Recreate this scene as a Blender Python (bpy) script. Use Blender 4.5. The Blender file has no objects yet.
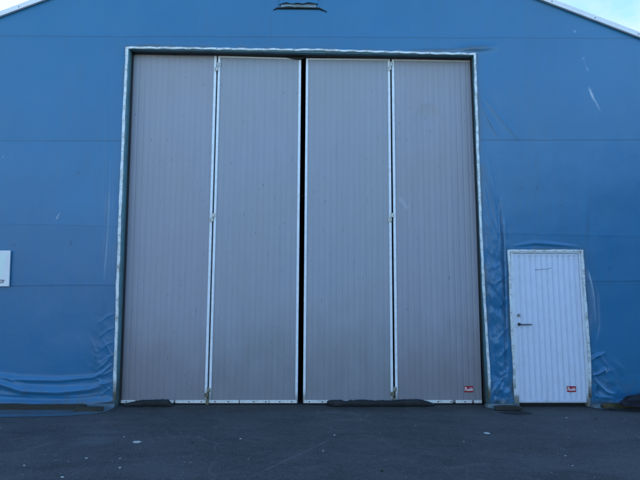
import bpy, bmesh, math, random
import numpy as np
from mathutils import Vector, noise as mnoise
random.seed(7)
R = math.radians
scene = bpy.context.scene
COL = scene.collection

# ------------------------------------------------------------------ camera model
F = 480.0; PITCH = R(3.93); CAM = (0.0, -6.6, 1.80)
cp, sp = math.cos(PITCH), math.sin(PITCH)
def ray(px, py):
    u = (px-320)/F; v = (240-py)/F
    return (u, cp - v*sp, sp + v*cp)
def W(px, py, y=0.0):            # pixel of the photo -> (x, z) on the vertical plane at depth y
    d = ray(px, py); t = (y-CAM[1])/d[1]
    return (CAM[0]+t*d[0], CAM[2]+t*d[2])
def G(px, py, z=0.0):            # pixel of the photo -> (x, y) on the ground
    d = ray(px, py); t = (z-CAM[2])/d[2]
    return (CAM[0]+t*d[0], CAM[1]+t*d[1])

# ------------------------------------------------------------------ materials
def newmat(name, col=(.5,.5,.5), rough=.6, metal=0.0, spec=.5):
    m = bpy.data.materials.new(name); m.use_nodes = True
    nt = m.node_tree; b = nt.nodes['Principled BSDF']
    b.inputs['Base Color'].default_value = (*col, 1); b.inputs['Roughness'].default_value = rough
    b.inputs['Metallic'].default_value = metal; b.inputs['Specular IOR Level'].default_value = spec
    return m, nt, b
def nd(nt, t, **kw):
    n = nt.nodes.new(t)
    for k, v in kw.items(): setattr(n, k, v)
    return n
def noise_tex(nt, vec, scale, detail=4, rough=.55, dist=0.0):
    n = nd(nt, 'ShaderNodeTexNoise'); n.inputs['Scale'].default_value = scale
    n.inputs['Detail'].default_value = detail; n.inputs['Roughness'].default_value = rough
    n.inputs['Distortion'].default_value = dist
    nt.links.new(vec, n.inputs['Vector']); return n.outputs['Fac']
def ramp(nt, fac, stops):
    n = nd(nt, 'ShaderNodeValToRGB'); e = n.color_ramp.elements
    while len(e) < len(stops): e.new(.5)
    for el, (p, c) in zip(e, stops):
        el.position = p; el.color = (c, c, c, 1) if isinstance(c, (int, float)) else (*c, 1)
    nt.links.new(fac, n.inputs['Fac']); return n.outputs['Color']
def mix(nt, fac, a, b, mode='MIX'):
    n = nd(nt, 'ShaderNodeMix', data_type='RGBA', blend_type=mode)
    for k, v in ((0, fac), (6, a), (7, b)):
        if isinstance(v, (int, float)): n.inputs[k].default_value = v if k == 0 else (v, v, v, 1)
        elif isinstance(v, tuple): n.inputs[k].default_value = (*v, 1)
        else: nt.links.new(v, n.inputs[k])
    return n.outputs[2]
def math_(nt, op, a, b=None, c=None, clamp=False):
    n = nd(nt, 'ShaderNodeMath', operation=op, use_clamp=clamp)
    for i, v in enumerate((a, b, c)):
        if v is None: continue
        if isinstance(v, (int, float)): n.inputs[i].default_value = v
        else: nt.links.new(v, n.inputs[i])
    return n.outputs[0]
def pos(nt, scale=(1,1,1)):
    g = nd(nt, 'ShaderNodeNewGeometry')
    m = nd(nt, 'ShaderNodeMapping'); m.inputs['Scale'].default_value = scale
    nt.links.new(g.outputs['Position'], m.inputs['Vector']); return m.outputs['Vector']
def bump(nt, h, strength, dist, prev=None):
    n = nd(nt, 'ShaderNodeBump'); n.inputs['Strength'].default_value = strength; n.inputs['Distance'].default_value = dist
    nt.links.new(h, n.inputs['Height'])
    if prev is not None: nt.links.new(prev, n.inputs['Normal'])
    return n.outputs['Normal']
def sstep(nt, v, a, b):
    n = nd(nt, 'ShaderNodeMapRange', interpolation_type='SMOOTHSTEP')
    nt.links.new(v, n.inputs[0]); n.inputs[1].default_value = a; n.inputs[2].default_value = b
    return n.outputs[0]

BLUE = (.024, .160, .325)
SEAM_PX = [(200, 36.3, .9), (560, 37.5, .9), ]
def seam_z(pl, pr):   # pixel heights at x=0 and x=640
    a = W(0, pl); b = W(640, pr)
    k = (b[1]-a[1])/(b[0]-a[0]); return (a[1]-k*a[0], k)
SEAMS_AND_REFLECTION = [(seam_z(36, 38.5), .55, .010), (seam_z(141, 140), .55, .010), (seam_z(286, 281), .5, .009), (seam_z(224, 237), .22, .010), (seam_z(376.5, 372), .10, .010)]  # fourth entry is a reflection edge painted in like a weld

def tarp_material(name, base, rough=.29):
    m, nt, b = newmat(name, base, rough)
    L = nt.links
    g = nd(nt, 'ShaderNodeNewGeometry'); sx = nd(nt, 'ShaderNodeSeparateXYZ'); L.new(g.outputs['Position'], sx.inputs[0])
    p = pos(nt)
    big = noise_tex(nt, p, .55, 3)
    col = mix(nt, ramp(nt, big, [(.3, 0), (.7, 1)]), tuple(c*.93 for c in base), tuple(c*1.06 for c in base))
    # faded bands between welds: widths aged a little differently, plus a painted reflection edge
    cur = col
    dirt = noise_tex(nt, pos(nt, (3, 3, .5)), 1.6, 6, .65)
    cur = mix(nt, math_(nt, 'MULTIPLY', ramp(nt, dirt, [(.52, 0), (.78, 1)]), .22), cur, (.06, .16, .27))
    fade = noise_tex(nt, pos(nt, (1.5, 1, .7)), 2.6, 7, .7)
    cur = mix(nt, math_(nt, 'MULTIPLY', ramp(nt, fade, [(.40, 0), (.62, 1)]), .16), cur, (.055, .18, .31))
    specks = noise_tex(nt, p, 55, 2, .5)
    cur = mix(nt, math_(nt, 'MULTIPLY', ramp(nt, specks, [(.73, 0), (.80, 1)]), .35), cur, (.02, .06, .11))
    wob = math_(nt, 'MULTIPLY', math_(nt, 'SUBTRACT', noise_tex(nt, pos(nt, (1, 0, 0)), .9, 3), .5), .03)
    hts = None
    for (z0, k), stren, wid in SEAMS_AND_REFLECTION:
        zz = math_(nt, 'SUBTRACT', math_(nt, 'SUBTRACT', sx.outputs['Z'], z0), math_(nt, 'MULTIPLY', sx.outputs['X'], k))
        zz = math_(nt, 'ADD', zz, wob)
        line = math_(nt, 'SUBTRACT', 1.0, sstep(nt, math_(nt, 'ABSOLUTE', zz), wid*.25, wid))
        var = math_(nt, 'ADD', .35, noise_tex(nt, p, 2.3, 3))
        cur = mix(nt, math_(nt, 'MULTIPLY', math_(nt, 'MULTIPLY', line, stren), var, clamp=True), cur, (.008, .035, .075))
        st = sstep(nt, zz, -.004, .004)
        lap = math_(nt, 'MULTIPLY', st, math_(nt, 'SUBTRACT', 1.0, sstep(nt, zz, .035, .045)))
        hts = lap if hts is None else math_(nt, 'ADD', hts, lap)
    # welded widths differ in fade; the fourth step is a painted reflection edge
    for ((z0, k), _, _), f_ in zip(SEAMS_AND_REFLECTION, (.97, 1.03, .965, .96, 1.05)):
        zz = math_(nt, 'SUBTRACT', math_(nt, 'SUBTRACT', sx.outputs['Z'], z0), math_(nt, 'MULTIPLY', sx.outputs['X'], k))
        below = math_(nt, 'SUBTRACT', 1.0, sstep(nt, zz, -.004, .004))
        cur = mix(nt, below, cur, mix(nt, 1.0, cur, (f_, f_, f_), 'MULTIPLY'))
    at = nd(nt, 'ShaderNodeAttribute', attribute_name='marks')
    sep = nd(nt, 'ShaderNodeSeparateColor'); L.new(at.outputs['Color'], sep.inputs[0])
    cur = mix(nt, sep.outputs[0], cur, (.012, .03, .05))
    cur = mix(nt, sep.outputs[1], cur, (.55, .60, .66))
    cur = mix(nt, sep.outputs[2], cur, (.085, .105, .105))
    L.new(cur, b.inputs['Base Color'])
    rn = noise_tex(nt, p, 3.1, 5, .6)
    mr = nd(nt, 'ShaderNodeMapRange'); L.new(rn, mr.inputs[0]); mr.inputs[3].default_value = rough-.07; mr.inputs[4].default_value = rough+.14
    L.new(mr.outputs[0], b.inputs['Roughness'])
    n1 = bump(nt, noise_tex(nt, pos(nt, (1, 1, .8)), 2.2, 5, .5), .35, .03)
    n1 = bump(nt, noise_tex(nt, p, 260, 1), .10, .002, n1)
    n1 = bump(nt, hts, .5, .0007, n1)
    L.new(n1, b.inputs['Normal'])
    return m
M_TARP = tarp_material('blue_pvc_fabric', BLUE)

def grimy(name, col, rough, metal=0.0, grime=(.06, .05, .035), amount=.35, low=None, scale=6, bmp=.002, spec=.5):
    m, nt, b = newmat(name, col, rough, metal, spec); L = nt.links
    n = noise_tex(nt, pos(nt), scale, 7, .65)
    f = math_(nt, 'MULTIPLY', ramp(nt, n, [(.45, 0), (.75, 1)]), amount)
    c = mix(nt, f, col, grime)
    if low:                      # splash dirt / algae that has grown on the lowest stretch
        g = nd(nt, 'ShaderNodeNewGeometry'); sx = nd(nt, 'ShaderNodeSeparateXYZ'); L.new(g.outputs['Position'], sx.inputs[0])
        zz = math_(nt, 'ADD', sx.outputs['Z'], math_(nt, 'MULTIPLY', math_(nt, 'SUBTRACT', noise_tex(nt, pos(nt), 9, 5), .5), low[1]))
        lf = math_(nt, 'MULTIPLY', math_(nt, 'SUBTRACT', 1.0, sstep(nt, zz, low[0]*.35, low[0])), low[3])
        c = mix(nt, lf, c, low[2])
    L.new(c, b.inputs['Base Color'])
    fr = math_(nt, 'ADD', rough-.08, math_(nt, 'MULTIPLY', n, .2)); L.new(fr, b.inputs['Roughness'])
    if bmp: L.new(bump(nt, noise_tex(nt, pos(nt), scale*5, 4), .5, bmp), b.inputs['Normal'])
    return m
MOSS = (.045, .055, .03)
M_ALU = grimy('weathered_white_aluminium', (.70, .72, .70), .42, .0, (.20, .18, .14), .45, None, 14)
M_CLAMP = grimy('clamping_strip_metal', (.66, .73, .76), .42, .1, (.16, .15, .12), .75, (.42, .30, (.05, .05, .025), .92), 11)
M_TRIM = grimy('white_edge_profile', (.74, .80, .86), .35, .0, (.3, .28, .25), .3, (.22, .2, (.10, .09, .07), .7), 18)
M_SCREW = grimy('rusted_screw', (.035, .03, .028), .6, .3, bmp=0)
M_DARK = grimy('dark_steel', (.022, .024, .026), .6, .3, (.05, .045, .04), .5)
M_LINING = grimy('teal_fabric_lining', (.06, .17, .21), .5, 0, (.03, .045, .045), .6, (.6, .4, (.03, .05, .045), .7), 5)
M_RUBBER = grimy('black_rubber', (.007, .009, .010), .8, 0, (.035, .04, .04), .6, scale=7, bmp=.004)
M_SEAL = grimy('black_seal', (.012, .013, .014), .7)
M_HINGE = grimy('galvanised_hinge', (.50, .52, .50), .4, .5, (.22, .20, .15), .5, (.30, .15, (.12, .11, .05), .8), 30)
M_HANDLE = grimy('worn_handle_metal', (.10, .10, .10), .35, .8, bmp=0)
M_WHITE = grimy('white_painted_steel', (.60, .67, .80), .38, 0, (.36, .38, .40), .20, (.10, .1, (.16, .15, .12), .5), 6, .0008)
M_WHITE2 = grimy('white_painted_frame', (.66, .72, .80), .4, 0, (.28, .27, .22), .35, (.22, .25, (.09, .10, .06), .85), 9, .001)
M_VERGE = grimy('pale_verge_trim', (.78, .79, .82), .5, 0, (.4, .4, .4), .3)
M_ROOF = grimy('pale_roof_fabric', (.55, .56, .58), .5, 0, (.35, .36, .35), .4, scale=1.5)
M_RED = grimy('red_sticker_print', (.34, .010, .022), .4, 0, (.2, .02, .03), .2, bmp=0)
M_STW = newmat('white_sticker_print', (.75, .72, .74), .4)[0]
M_BROWN = grimy('aged_fabric_mesh', (.22, .34, .44), .6, 0, (.12, .13, .12), .6, scale=12)
M_SIGN = grimy('white_sign_board', (.72, .74, .76), .45, 0, (.5, .5, .5), .3, bmp=0)
M_MINT = newmat('mint_sign_print', (.66, .76, .72), .45)[0]
M_GREYT = newmat('grey_sign_print', (.24, .24, .26), .5)[0]
M_CRUMB = grimy('pale_crumb', (.48, .50, .50), .6, scale=40, bmp=0)
M_CLOD = grimy('dark_clod', (.015, .015, .014), .8, scale=40)
M_INK = newmat('pen_mark', (.16, .19, .28), .6)[0]

def wood(name, base, moss, am):
    m, nt, b = newmat(name, base, .85); L = nt.links
    n = noise_tex(nt, pos(nt, (1.2, 30, 30)), 2, 6, .6)
    n2 = noise_tex(nt, pos(nt), 9, 5)
    c = mix(nt, n, tuple(x*.5 for x in base), tuple(x*1.7 for x in base))
    c = mix(nt, math_(nt, 'MULTIPLY', ramp(nt, n2, [(.4, 0), (.62, 1)]), am), c, moss)
    L.new(c, b.inputs['Base Color'])
    L.new(bump(nt, math_(nt, 'ADD', n, n2), .8, .006), b.inputs['Normal'])
    return m
M_WOOD = wood('damp_mossy_timber', (.026, .025, .022), (.026, .032, .018), .5)
M_WOOD2 = wood('yellowed_timber', (.065, .052, .024), (.03, .034, .014), .6)

def leaf_material():
    base = (.288, .318, .375)
    m, nt, b = newmat('grey_painted_panel', base, .42); L = nt.links
    g = nd(nt, 'ShaderNodeNewGeometry'); sx = nd(nt, 'ShaderNodeSeparateXYZ'); L.new(g.outputs['Position'], sx.inputs[0])
    streak = noise_tex(nt, pos(nt, (9, 1, .35)), 1.5, 6, .6)
    c = mix(nt, ramp(nt, streak, [(.35, 0), (.7, 1)]), tuple(x*1.02 for x in base), tuple(x*.955 for x in base))
    cloud = noise_tex(nt, pos(nt), .8, 4)
    c = mix(nt, math_(nt, 'MULTIPLY', ramp(nt, cloud, [(.4, 0), (.7, 1)]), .35), c, (.29, .28, .29))
    # road splash: dried brown film on the lowest metre, patchy
    zz = math_(nt, 'ADD', sx.outputs['Z'], math_(nt, 'MULTIPLY', math_(nt, 'SUBTRACT', noise_tex(nt, pos(nt, (2, 1, 1)), 2.2, 6), .5), 1.3))
    f = math_(nt, 'MULTIPLY', math_(nt, 'SUBTRACT', 1.0, sstep(nt, zz, .1, 1.5)), .50)
    c = mix(nt, f, c, (.15, .14, .135))
    scuff = noise_tex(nt, pos(nt, (60, 1, 9)), 1, 2, .5)
    c = mix(nt, math_(nt, 'MULTIPLY', ramp(nt, scuff, [(.715, 0), (.75, 1)]), .8), c, (.07, .07, .09))
    L.new(c, b.inputs['Base Color'])
    at = nd(nt, 'ShaderNodeAttribute', attribute_name='marks')
    sep = nd(nt, 'ShaderNodeSeparateColor'); L.new(at.outputs['Color'], sep.inputs[0])
    c = mix(nt, sep.outputs[0], c, (.05, .05, .06)); c = mix(nt, sep.outputs[1], c, (.5, .55, .6)); c = mix(nt, sep.outputs[2], c, mix(nt, 1.0, c, (1.02, .95, .965), 'MULTIPLY'))
    L.new(c, b.inputs['Base Color'])
    rn = noise_tex(nt, pos(nt, (4, 1, 1)), 2.5, 5)
    mr = nd(nt, 'ShaderNodeMapRange'); L.new(rn, mr.inputs[0]); mr.inputs[3].default_value = .34; mr.inputs[4].default_value = .56
    L.new(mr.outputs[0], b.inputs['Roughness'])
    n1 = bump(nt, noise_tex(nt, pos(nt), 1.7, 3), .25, .02)
    n1 = bump(nt, noise_tex(nt, pos(nt), 220, 1), .08, .001, n1)
    L.new(n1, b.inputs['Normal'])
    return m
M_LEAF = leaf_material()

def asphalt():
    m, nt, b = newmat('worn_asphalt', (.06, .06, .06), .85); L = nt.links
    p = pos(nt)
    fine = noise_tex(nt, p, 62, 4, .8); mid = noise_tex(nt, p, 14, 6, .7); big = noise_tex(nt, pos(nt, (1, 1.6, 1)), .8, 5, .6, .6)
    c = mix(nt, ramp(nt, big, [(.32, 0), (.68, 1)]), (.020, .026, .030), (.049, .057, .062))
    c = mix(nt, math_(nt, 'MULTIPLY', ramp(nt, mid, [(.42, 0), (.66, 1)]), .40), c, (.095, .10, .11))
    m2 = noise_tex(nt, p, 26, 3, .7)
    c = mix(nt, math_(nt, 'MULTIPLY', ramp(nt, m2, [(.36, 1), (.47, 0)]), .5), c, (.014, .017, .022))
    c = mix(nt, math_(nt, 'MULTIPLY', ramp(nt, fine, [(.50, 0), (.66, 1)]), .6), c, (.125, .135, .145))
    c = mix(nt, math_(nt, 'MULTIPLY', ramp(nt, fine, [(.36, 1), (.48, 0)]), .6), c, (.016, .022, .026))
    v = nd(nt, 'ShaderNodeTexVoronoi'); v.inputs['Scale'].default_value = 60; L.new(p, v.inputs['Vector'])
    c = mix(nt, math_(nt, 'MULTIPLY', ramp(nt, v.outputs['Distance'], [(.15, 1), (.28, 0)]), .45), c, (.20, .205, .21))
    gk = nd(nt, 'ShaderNodeTexVoronoi'); gk.inputs['Scale'].default_value = 17; L.new(p, gk.inputs['Vector'])
    c = mix(nt, math_(nt, 'MULTIPLY', math_(nt, 'MULTIPLY', ramp(nt, gk.outputs['Distance'], [(.06, 1), (.10, 0)]), ramp(nt, noise_tex(nt, p, 1.9, 2), [(.45, 0), (.6, 1)])), .7), c, (.30, .31, .32))
    pt = noise_tex(nt, pos(nt, (.8, 2.2, 1)), 1.5, 7, .68, .8)
    c = mix(nt, math_(nt, 'MULTIPLY', ramp(nt, pt, [(.50, 0), (.66, 1)]), .45), c, (.085, .09, .098))
    c = mix(nt, math_(nt, 'MULTIPLY', ramp(nt, pt, [(.34, 1), (.46, 0)]), .5), c, (.018, .021, .026))
    # hairline cracks / tyre scrapes
    w = noise_tex(nt, p, 2.2, 3)
    cr = nd(nt, 'ShaderNodeTexVoronoi', feature='DISTANCE_TO_EDGE'); cr.inputs['Scale'].default_value = .42
    vm = nd(nt, 'ShaderNodeVectorMath', operation='ADD'); L.new(p, vm.inputs[0])
    nn = nd(nt, 'ShaderNodeTexNoise'); nn.inputs['Scale'].default_value = 1.3; L.new(p, nn.inputs['Vector'])
    L.new(nn.outputs['Color'], vm.inputs[1]); L.new(vm.outputs[0], cr.inputs['Vector'])
    c = mix(nt, math_(nt, 'MULTIPLY', ramp(nt, cr.outputs['Distance'], [(.002, 1), (.010, 0)]), math_(nt, 'MULTIPLY', ramp(nt, w, [(.45, 0), (.6, 1)]), .35)), c, (.15, .15, .155))
    # dark oil stains and a rub mark of blue fabric, at fixed places
    g = nd(nt, 'ShaderNodeNewGeometry'); sx = nd(nt, 'ShaderNodeSeparateXYZ'); L.new(g.outputs['Position'], sx.inputs[0])
    def scrape(p0, p1, wd, amt, c):
        a = G(*p0); b_ = G(*p1); L_ = math.dist(a, b_); ux, uy = (b_[0]-a[0])/L_, (b_[1]-a[1])/L_
        dx = math_(nt, 'SUBTRACT', sx.outputs['X'], a[0]); dy = math_(nt, 'SUBTRACT', sx.outputs['Y'], a[1])
        al = math_(nt, 'ADD', math_(nt, 'MULTIPLY', dx, ux), math_(nt, 'MULTIPLY', dy, uy))
        ac = math_(nt, 'ABSOLUTE', math_(nt, 'ADD', math_(nt, 'SUBTRACT', math_(nt, 'MULTIPLY', dx, uy), math_(nt, 'MULTIPLY', dy, ux)), math_(nt, 'MULTIPLY', math_(nt, 'SUBTRACT', noise_tex(nt, p, 1.5, 3), .5), .06)))
        m_ = math_(nt, 'MULTIPLY', math_(nt, 'SUBTRACT', 1.0, sstep(nt, ac, wd*.3, wd)), math_(nt, 'MULTIPLY', sstep(nt, al, 0, .2), math_(nt, 'SUBTRACT', 1.0, sstep(nt, al, L_-.2, L_))))
        return mix(nt, math_(nt, 'MULTIPLY', math_(nt, 'MULTIPLY', m_, amt), ramp(nt, mid, [(.3, .3), (.6, 1)])), c, (.17, .175, .18))
    c = scrape((256, 474), (336, 437), .014, .45, c); c = scrape((130, 440), (230, 434), .012, .3, c); c = scrape((430, 470), (500, 462), .05, .22, c)
    c = scrape((20, 452), (60, 440), .05, .25, c); c = scrape((350, 432), (372, 431), .03, .3, c)
    def spot(px, py, rx, ry, amt, col, c, soft=.25):
        x0, y0 = G(px, py)
        dx = math_(nt, 'DIVIDE', math_(nt, 'SUBTRACT', sx.outputs['X'], x0), rx)
        dy = math_(nt, 'DIVIDE', math_(nt, 'SUBTRACT', sx.outputs['Y'], y0), ry)
        d = math_(nt, 'SQRT', math_(nt, 'ADD', math_(nt, 'POWER', math_(nt, 'ABSOLUTE', dx), 2.0), math_(nt, 'POWER', math_(nt, 'ABSOLUTE', dy), 2.0)))
        d = math_(nt, 'ADD', d, math_(nt, 'MULTIPLY', math_(nt, 'SUBTRACT', noise_tex(nt, p, 5, 5), .5), .7))
        return mix(nt, math_(nt, 'MULTIPLY', math_(nt, 'SUBTRACT', 1.0, sstep(nt, d, 1-soft, 1+soft)), amt), c, col)
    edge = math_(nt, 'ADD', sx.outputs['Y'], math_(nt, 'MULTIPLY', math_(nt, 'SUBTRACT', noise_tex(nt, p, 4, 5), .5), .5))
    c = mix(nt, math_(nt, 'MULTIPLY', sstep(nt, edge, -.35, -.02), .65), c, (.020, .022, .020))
    c = spot(517, 413.2, .21, .085, .95, (.006, .007, .010), c, .12)
    c = spot(509, 412.5, .13, .05, .9, (.012, .014, .018), c)
    c = spot(92, 441, .20, .16, .30, (.13, .15, .17), c, .6)
    c = spot(100, 432, .22, .07, .20, (.13, .15, .17), c, .6)
    c = spot(160, 424, .35, .10, .35, (.03, .032, .037), c, .5)
    c = spot(195, 427, .25, .06, .3, (.03, .032, .037), c, .5)
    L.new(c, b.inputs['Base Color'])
    n1 = bump(nt, mid, .6, .012); n1 = bump(nt, fine, .75, .006, n1)
    L.new(n1, b.inputs['Normal'])
    mr = nd(nt, 'ShaderNodeMapRange'); L.new(big, mr.inputs[0]); mr.inputs[3].default_value = .72; mr.inputs[4].default_value = .92
    L.new(mr.outputs[0], b.inputs['Roughness'])
    return m
M_ASPHALT = asphalt()

# ------------------------------------------------------------------ objects
def link(name, me, parent=None):
    o = bpy.data.objects.new(name, me); COL.objects.link(o)
    if parent: o.parent = parent; o.matrix_parent_inverse = parent_inv(parent)
    return o
def world_loc(p):
    v = Vector((0, 0, 0))
    while p is not None: v += p.location; p = p.parent
    return v
def parent_inv(p):
    from mathutils import Matrix
    return Matrix.Translation(-world_loc(p))
def tag(o, label=None, cat=None, group=None, kind=None):
    if label: o['label'] = label
    if cat: o['category'] = cat
    if group: o['group'] = group
    if kind: o['kind'] = kind
    return o
def empty(name, loc=(0, 0, 0)):
    o = bpy.data.objects.new(name, None); COL.objects.link(o); o.location = loc; o.empty_display_size = .1; return o

class MB:
    def __init__(s): s.bm = bmesh.new(); s.mats = []
    def mi(s, m):
        if m not in s.mats: s.mats.append(m)
        return s.mats.index(m)
    def hexa(s, p, m, bev=0.0):
        """p: 8 points, 0-3 front loop, 4-7 back loop"""
        vs = [s.bm.verts.new(q) for q in p]; k = s.mi(m); fs = []
        for f in ((0,1,2,3), (7,6,5,4), (0,4,5,1), (1,5,6,2), (2,6,7,3), (3,7,4,0)):
            fc = s.bm.faces.new([vs[i] for i in f]); fc.material_index = k; fs.append(fc)
        bmesh.ops.recalc_face_normals(s.bm, faces=fs)
        if bev:
            es = list({e for f in fs for e in f.edges})
            bmesh.ops.bevel(s.bm, geom=es, offset=bev, segments=2, affect='EDGES', profile=.6)
    def quad(s, P, y0, y1, m, bev=0.0):
        """box whose face is the (x,z) quad P (bl, br, tr, tl), from y0 (front) to y1"""
        s.hexa([(x, y0, z) for x, z in P] + [(x, y1, z) for x, z in P], m, bev)
    def box(s, x0, x1, y0, y1, z0, z1, m, bev=0.0):
        s.quad([(x0, z0), (x1, z0), (x1, z1), (x0, z1)], y0, y1, m, bev)
    def cyl(s, c, r, h, axis, m, seg=12, r2=None):
        r2 = r if r2 is None else r2; k = s.mi(m); rings = []
        ax = {'x': 0, 'y': 1, 'z': 2}[axis]; o1, o2 = [i for i in range(3) if i != ax]
        for hh, rr in ((-h/2, r), (h/2, r2)):
            ring = []
            for i in range(seg):
                a = 2*math.pi*i/seg; q = list(c); q[ax] += hh; q[o1] += rr*math.cos(a); q[o2] += rr*math.sin(a)
                ring.append(s.bm.verts.new(q))
            rings.append(ring)
        fs = [s.bm.faces.new(rings[0]), s.bm.faces.new(rings[1])]
        for i in range(seg): fs.append(s.bm.faces.new((rings[0][i], rings[0][(i+1) % seg], rings[1][(i+1) % seg], rings[1][i])))
        for f in fs: f.material_index = k; 
        bmesh.ops.recalc_face_normals(s.bm, faces=fs)
    def build(s, name, parent=None, smooth=False):
        me = bpy.data.meshes.new(name)
        s.bm.to_mesh(me); s.bm.free()
        for m in s.mats: me.materials.append(m)
        if smooth:
            me.polygons.foreach_set('use_smooth', [True]*len(me.polygons))
        return link(name, me, parent)

def grid_mesh(name, X, Y, Z, mat, keep=None, marks=None, parent=None, smooth=True, flip=False):
    """X,Y,Z arrays (rows, cols)"""
    nr, nc = X.shape
    idx = np.arange(nr*nc).reshape(nr, nc)
    a, b_, c, d = idx[:-1, :-1], idx[:-1, 1:], idx[1:, 1:], idx[1:, :-1]
    Q = np.stack([a, b_, c, d] if not flip else [d, c, b_, a], -1).reshape(-1, 4)
    if keep is not None: Q = Q[keep.reshape(-1)]
    V = np.stack([X, Y, Z], -1).reshape(-1, 3)
    used = np.zeros(len(V), bool); used[Q.reshape(-1)] = True
    remap = np.cumsum(used)-1; Q = remap[Q]; V = V[used]
    me = bpy.data.meshes.new(name)
    me.vertices.add(len(V)); me.vertices.foreach_set('co', V.astype(np.float32).ravel())
    me.loops.add(Q.size); me.loops.foreach_set('vertex_index', Q.astype(np.int32).ravel())
    me.polygons.add(len(Q)); me.polygons.foreach_set('loop_start', np.arange(0, Q.size, 4, dtype=np.int32))
    me.polygons.foreach_set('loop_total', np.full(len(Q), 4, np.int32))
    me.update(calc_edges=True)
    if smooth: me.polygons.foreach_set('use_smooth', np.ones(len(Q), bool))
    if marks is not None:
        at = me.color_attributes.new('marks', 'FLOAT_COLOR', 'POINT')
        M = marks.reshape(-1, 3)[used]; M4 = np.concatenate([M, np.ones((len(M), 1))], 1)
        at.data.foreach_set('color', M4.astype(np.float32).ravel())
    me.materials.append(mat)
    return link(name, me, parent)

rng = np.random.RandomState(3)
PERM = rng.rand(256, 256)
def vnoise(x, y):
    xi = np.floor(x).astype(int); yi = np.floor(y).astype(int); fx = x-xi; fy = y-yi
    fx = fx*fx*fx*(fx*(fx*6-15)+10); fy = fy*fy*fy*(fy*(fy*6-15)+10)
    g = lambda i, j: PERM[(xi+i) % 256, (yi+j) % 256]
    return (g(0,0)*(1-fx)+g(1,0)*fx)*(1-fy)+(g(0,1)*(1-fx)+g(1,1)*fx)*fy
def ridged(x, y, oct=3):
    s = 0; a = 1; t = 0
    for i in range(oct):
        s = s + a*(1-np.abs(2*vnoise(x*2**i+17*i, y*2**i+9*i)-1))**2.2; t += a; a *= .5
    return s/t
def tnoise(x, y):
    """piecewise-linear noise on a triangle lattice: flat facets meeting in sharp creases"""
    k = (x+y)*.366; i = x+k; j = y+k; ii = np.floor(i).astype(int); jj = np.floor(j).astype(int); f = i-ii; g = j-jj
    h = lambda a, b: PERM[(ii+a) % 256, (jj+b) % 256]
    return np.where(f > g, h(0,0)*(1-f)+h(1,0)*(f-g)+h(1,1)*g, h(0,0)*(1-g)+h(0,1)*(g-f)+h(1,1)*f)-.5
def crump(x, y, a=.5):
    w = vnoise(x*.6+3, y*.6)*.9
    return tnoise(x+w, y-w)+a*tnoise(x*2.1+7, y*2.1+3)+.35*a*tnoise(x*4.3+1, y*4.3+5)
def ss(v, a, b):
    t = np.clip((v-a)/(b-a), 0, 1); return t*t*(3-2*t)

# ================================================================== the hall
hall = tag(empty('tent_hall', (0, 0, 0)), 'large blue fabric-clad gabled hall with closed grey folding doors', 'hall')
APEX = W(297, -92); SL = W(0, 17.5); SR = W(640, 38.5)
kl = (APEX[1]-SL[1])/(APEX[0]-SL[0]); kr = (SR[1]-APEX[1])/(SR[0]-APEX[0])
HX = 9.2; LEN = 24.0
def roofz(x): return np.where(x < APEX[0], APEX[1]+(x-APEX[0])*kl, APEX[1]+(x-APEX[0])*kr)

# openings, (x,z) quads bl, br, tr, tl
BIG = [W(115.2, 412), W(489.0, 412), W(474.5, 55.5), W(128, 48)]
SML = [W(515, 412), W(590, 412), W(580.5, 251.5), W(509, 251.5)]
def inside(X, Z, Q):
    r = np.ones(X.shape, bool)
    for (x0, z0), (x1, z1) in zip(Q, Q[1:]+Q[:1]):
        r &= ((x1-x0)*(Z-z0)-(z1-z0)*(X-x0)) > 0
    return r
def qdist(X, Z, Q):            # distance to quad outline
    d = np.full(X.shape, 1e9)
    for (x0, z0), (x1, z1) in zip(Q, Q[1:]+Q[:1]):
        dx, dz = x1-x0, z1-z0; t = np.clip(((X-x0)*dx+(Z-z0)*dz)/(dx*dx+dz*dz), 0, 1)
        d = np.minimum(d, np.hypot(X-x0-t*dx, Z-z0-t*dz))
    return d
xs = np.concatenate([np.arange(-HX, -4.7, .05), np.arange(-4.7, 4.7, .011), np.arange(4.7, HX+.001, .05)]); xs[-1] = HX
zs = np.concatenate([np.arange(0.0, 1.0, .009), np.arange(1.0, 5.9, .012), np.arange(5.9, APEX[1]+.05, .05)])
X, Z = np.meshgrid(xs, zs)
# pixel coordinates of every wall vertex (on the wall plane) so the folds seen in the photo can be laid out
dy = -CAM[1]; zc = Z-CAM[2]
dep = dy*cp+zc*sp; PX = 320+F*X/dep; PY = 240-F*(zc*cp-dy*sp)/dep
D = np.zeros(X.shape); MK = np.zeros(X.shape+(3,))
def poly_field(pts, width, power=2):
    """gaussian tube round a pixel polyline, tapering to both ends; width in metres"""
    P = [W(*p) for p in pts]
    x0 = min(p[0] for p in P)-4*width; x1 = max(p[0] for p in P)+4*width
    z0 = min(p[1] for p in P)-4*width; z1 = max(p[1] for p in P)+4*width
    c0, c1 = np.searchsorted(xs, [x0, x1]); r0, r1 = np.searchsorted(zs, [z0, z1])
    sl = (slice(r0, r1), slice(c0, c1)); x = X[sl]; z = Z[sl]
    tot = sum(math.dist(a, b) for a, b in zip(P, P[1:])); acc = 0
    best = np.full(x.shape, 1e9); T = np.zeros(x.shape)
    for a, b in zip(P, P[1:]):
        L = math.dist(a, b); t = np.clip(((x-a[0])*(b[0]-a[0])+(z-a[1])*(b[1]-a[1]))/(L*L), 0, 1)
        d = np.hypot(x-a[0]-t*(b[0]-a[0]), z-a[1]-t*(b[1]-a[1])); k = d < best
        best = np.where(k, d, best); T = np.where(k, (acc+t*L)/tot, T); acc += L
    return sl, best, T
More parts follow.
